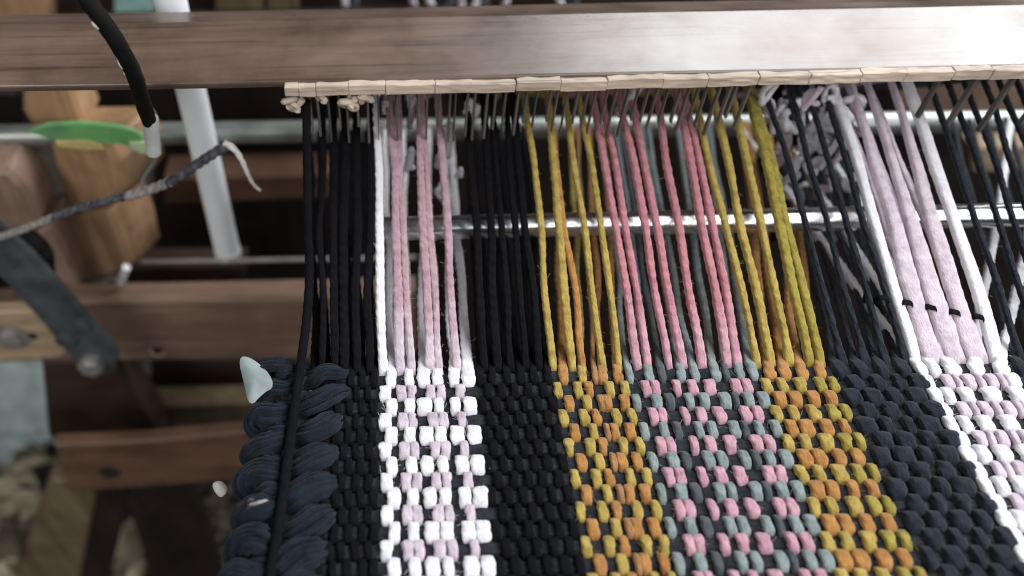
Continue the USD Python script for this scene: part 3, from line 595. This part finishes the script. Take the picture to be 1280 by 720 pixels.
gs = thing('green_strip', 'bright green plastic strip with yellow edge lying on the grey tube', 'strip', at_y(110, 180, 0.27))
obj('strip', vslab([(34, 166), (58, 156), (100, 154), (150, 159), (172, 166), (188, 178), (196, 190), (172, 188), (152, 181), (110, 179), (66, 175)], 0.268, 0.004, 0.0012, 0.0), 'green_plastic', gs)
obj('pale_tip', vslab([(160, 179), (178, 178), (200, 184), (198, 193), (176, 193), (164, 188)], 0.265, 0.006, 0.001, 0.001), 'pale_green', gs)
obj('yellow_edge', vslab([(68, 177), (108, 176), (126, 181), (132, 188), (100, 188), (72, 184)], 0.266, 0.006, 0.001, 0.001), 'yellow_plastic', gs)

# ------------------------------------------------------------------ above the beam, behind: slivers of the loom's rear beam with hanks
rb = thing('rear_beam', 'dark rear beam seen in slivers above the varnished beam', 'beam', at_y(600, 0, 0.62))
obj('beam', vslab([(-200, -120), (1600, -150), (1600, 40), (-200, 60)], 0.64, 0.05, 0.003), 'dark_wood', rb)
for k, (x0, x1, m_n, lab) in enumerate([(-40, 62, 'post_wood', 'tan board end above the left of the varnished beam'), (142, 190, 'teal_cloth', 'pale teal cloth end above the varnished beam'),
                                   (268, 330, 'leg_wood', 'olive brown board end above the varnished beam'), (334, 372, 'leg_wood', 'second olive brown board end right of the first')]):
    obj('board_end' if 'board' in lab else 'cloth_end', vslab([(x0, -90), (x1, -90), (x1, 40), (x0, 42)], 0.60 - 0.003 * k, 0.03, 0.003), m_n, label=lab, cat='board' if 'board' in lab else 'cloth')
for k, x in enumerate([432, 444, 520, 538, 556, 578, 592, 604, 634, 700, 716]):
    pts = [at_y(x + rng.normal(0, 3), yy, 0.56) for yy in (-60, -20, 3, 12, 30)]
    obj('yarn_hank', tube(spline(pts, 30), 0.004, sides=9, plies=2, turns=60, seed=k), ('white_yarn', 'slate_yarn', 'lilac_yarn')[k % 3], smooth=True, label='short ' + ('white', 'slate grey', 'pale lilac')[k % 3] + ' yarn hank hanging on the rear beam above the varnished beam', cat='yarn', group='yarn hanks on the rear beam')
# right background behind the reed
obj('tan_board', vslab([(1215, 184), (1500, 176), (1500, 214), (1215, 216)], 0.40, 0.03, 0.003), 'pale_wood', label='pale tan board at the right edge below the grey tube', cat='board')
obj('grey_panel', vslab([(1120, 60), (1500, 50), (1500, 142), (1120, 146)], 0.46, 0.02, 0.003), 'grey_post_wood', label='greyish panel behind the right end of the reed', cat='panel')

# ------------------------------------------------------------------ grey cloth and leaf litter on the ground
def drape(px_poly, z0, h, matn, label):
    c = np.array([at_z(x, y, -ZR) for x, y in px_poly]); lo, hi = c.min(0)[:2], c.max(0)[:2]
    n = 50; u, v = np.meshgrid(np.linspace(0, 1, n), np.linspace(0, 1, n), indexing='ij')
    X = lo[0] + (hi[0] - lo[0]) * u; Y = lo[1] + (hi[1] - lo[1]) * v
    r = np.sqrt(((u - .5) / .5) ** 2 + ((v - .5) / .5) ** 2) + 0.5 * (meshkit.fbm(np.stack([u * 4, v * 4, 0 * u], -1), 3, 8) - .5)
    Z = h * np.clip(1 - r ** 2, 0, 1) ** 0.6 + (0.14 * np.abs(meshkit.fbm(np.stack([u * 5 + v * 2, v * 7, 0 * u], -1), 4, 2) - .5) + 0.03 * np.sin(16 * u + 9 * v + 5 * meshkit.noise(np.stack([u * 4, v * 4, 0 * u], -1), 3))) * np.clip(1.1 - r, 0, 1) + z0
    keep = r < 1.02
    i, j = np.meshgrid(np.arange(n - 1), np.arange(n - 1), indexing='ij')
    q = np.stack([i * n + j, (i + 1) * n + j, (i + 1) * n + j + 1, i * n + j + 1], -1).reshape(-1, 4)
    q = q[keep.ravel()[q].all(1)]
    m = trimesh.Trimesh(np.stack([X, Y, Z], -1).reshape(-1, 3), np.vstack([q[:, [0, 1, 2]], q[:, [0, 2, 3]]]), process=True); m.remove_unreferenced_vertices()
    return obj('crumpled_cloth', m, matn, smooth=True, label=label, cat='cloth')
drape([(-160, 400), (84, 400), (84, 600), (-160, 600)], 0.004, 0.10, 'grey_cloth', 'crumpled pale grey cloth lying on the ground at the left edge')

def leaf(L, W, curl, seed):
    t = np.linspace(0, 1, 9); w = W * np.sin(np.pi * t ** 0.8) ** 0.8 + 0.0004; V = []
    for a, b in zip(t, w):
        zc = curl * L * (4 * a * (1 - a)); tw = 0.4 * math.sin(a * 3 + seed)
        V += [(a * L - L / 2, -b, zc + b * 0.35 + b * tw), (a * L - L / 2, 0, zc), (a * L - L / 2, b, zc + b * 0.35 - b * tw)]
    F_ = []
    for r_ in range(8):
        for c_ in range(2):
            a0 = r_ * 3 + c_; F_ += [(a0, a0 + 3, a0 + 4), (a0, a0 + 4, a0 + 1)]
    return np.array(V), np.array(F_)
def rot(rz, rx, ry):
    cz, sz, cx, sx, cy, sy = math.cos(rz), math.sin(rz), math.cos(rx), math.sin(rx), math.cos(ry), math.sin(ry)
    return np.array([[cz, -sz, 0], [sz, cz, 0], [0, 0, 1]]) @ np.array([[1, 0, 0], [0, cx, -sx], [0, sx, cx]]) @ np.array([[cy, 0, sy], [0, 1, 0], [-sy, 0, cy]])
spots = [(14, 580), (38, 566), (30, 600), (8, 612), (24, 655), (10, 640), (40, 640), (12, 690), (30, 678), (20, 715), (45, 700), (48, 588), (4, 668), (150, 700), (165, 690), (158, 676), (148, 716), (174, 714),
         (-12, 630), (-14, 590), (-10, 700), (36, 622), (55, 655)]
for k, (x, y) in enumerate(spots):
    v, f = leaf(0.055 + 0.04 * rng.random(), 0.010 + 0.007 * rng.random(), 0.05 + 0.12 * rng.random(), k)
    p_ = at_z(x, y, -ZR + 0.010 + 0.006 * (k % 4))
    v = v @ rot(rng.normal(0.5, 0.7), rng.normal(0, 0.25), rng.normal(0, 0.15)).T + p_
    obj('dry_leaf', (v, f), 'dry_leaf_dark' if k % 3 == 1 else 'dry_leaf', smooth=True, label=('dark brown' if k % 3 == 1 else 'pale') + ' dry curled leaf on the ground ' + ('between the two dark legs' if 120 < x < 200 else 'left of the pale leg'), cat='leaf', group='dry leaves between the dark legs' if 120 < x < 200 else 'dry leaves left of the pale leg')
acc = []
for k in range(700):
    v, f = leaf(0.03 + 0.05 * rng.random(), 0.005 + 0.009 * rng.random(), 0.02 + 0.1 * rng.random(), k)
    acc.append((v @ rot(rng.random() * 6.28, rng.normal(0, 0.25), rng.normal(0, 0.2)).T + [rng.uniform(-1.1, 0.1), rng.uniform(0.0, 0.75), 0.003 + 0.012 * rng.random()], f))
obj('leaf_litter', cat(acc), 'dry_leaf_dark', smooth=True, label='brown litter of small dry leaves covering the ground under the loom', cat='leaf litter', kind='stuff')
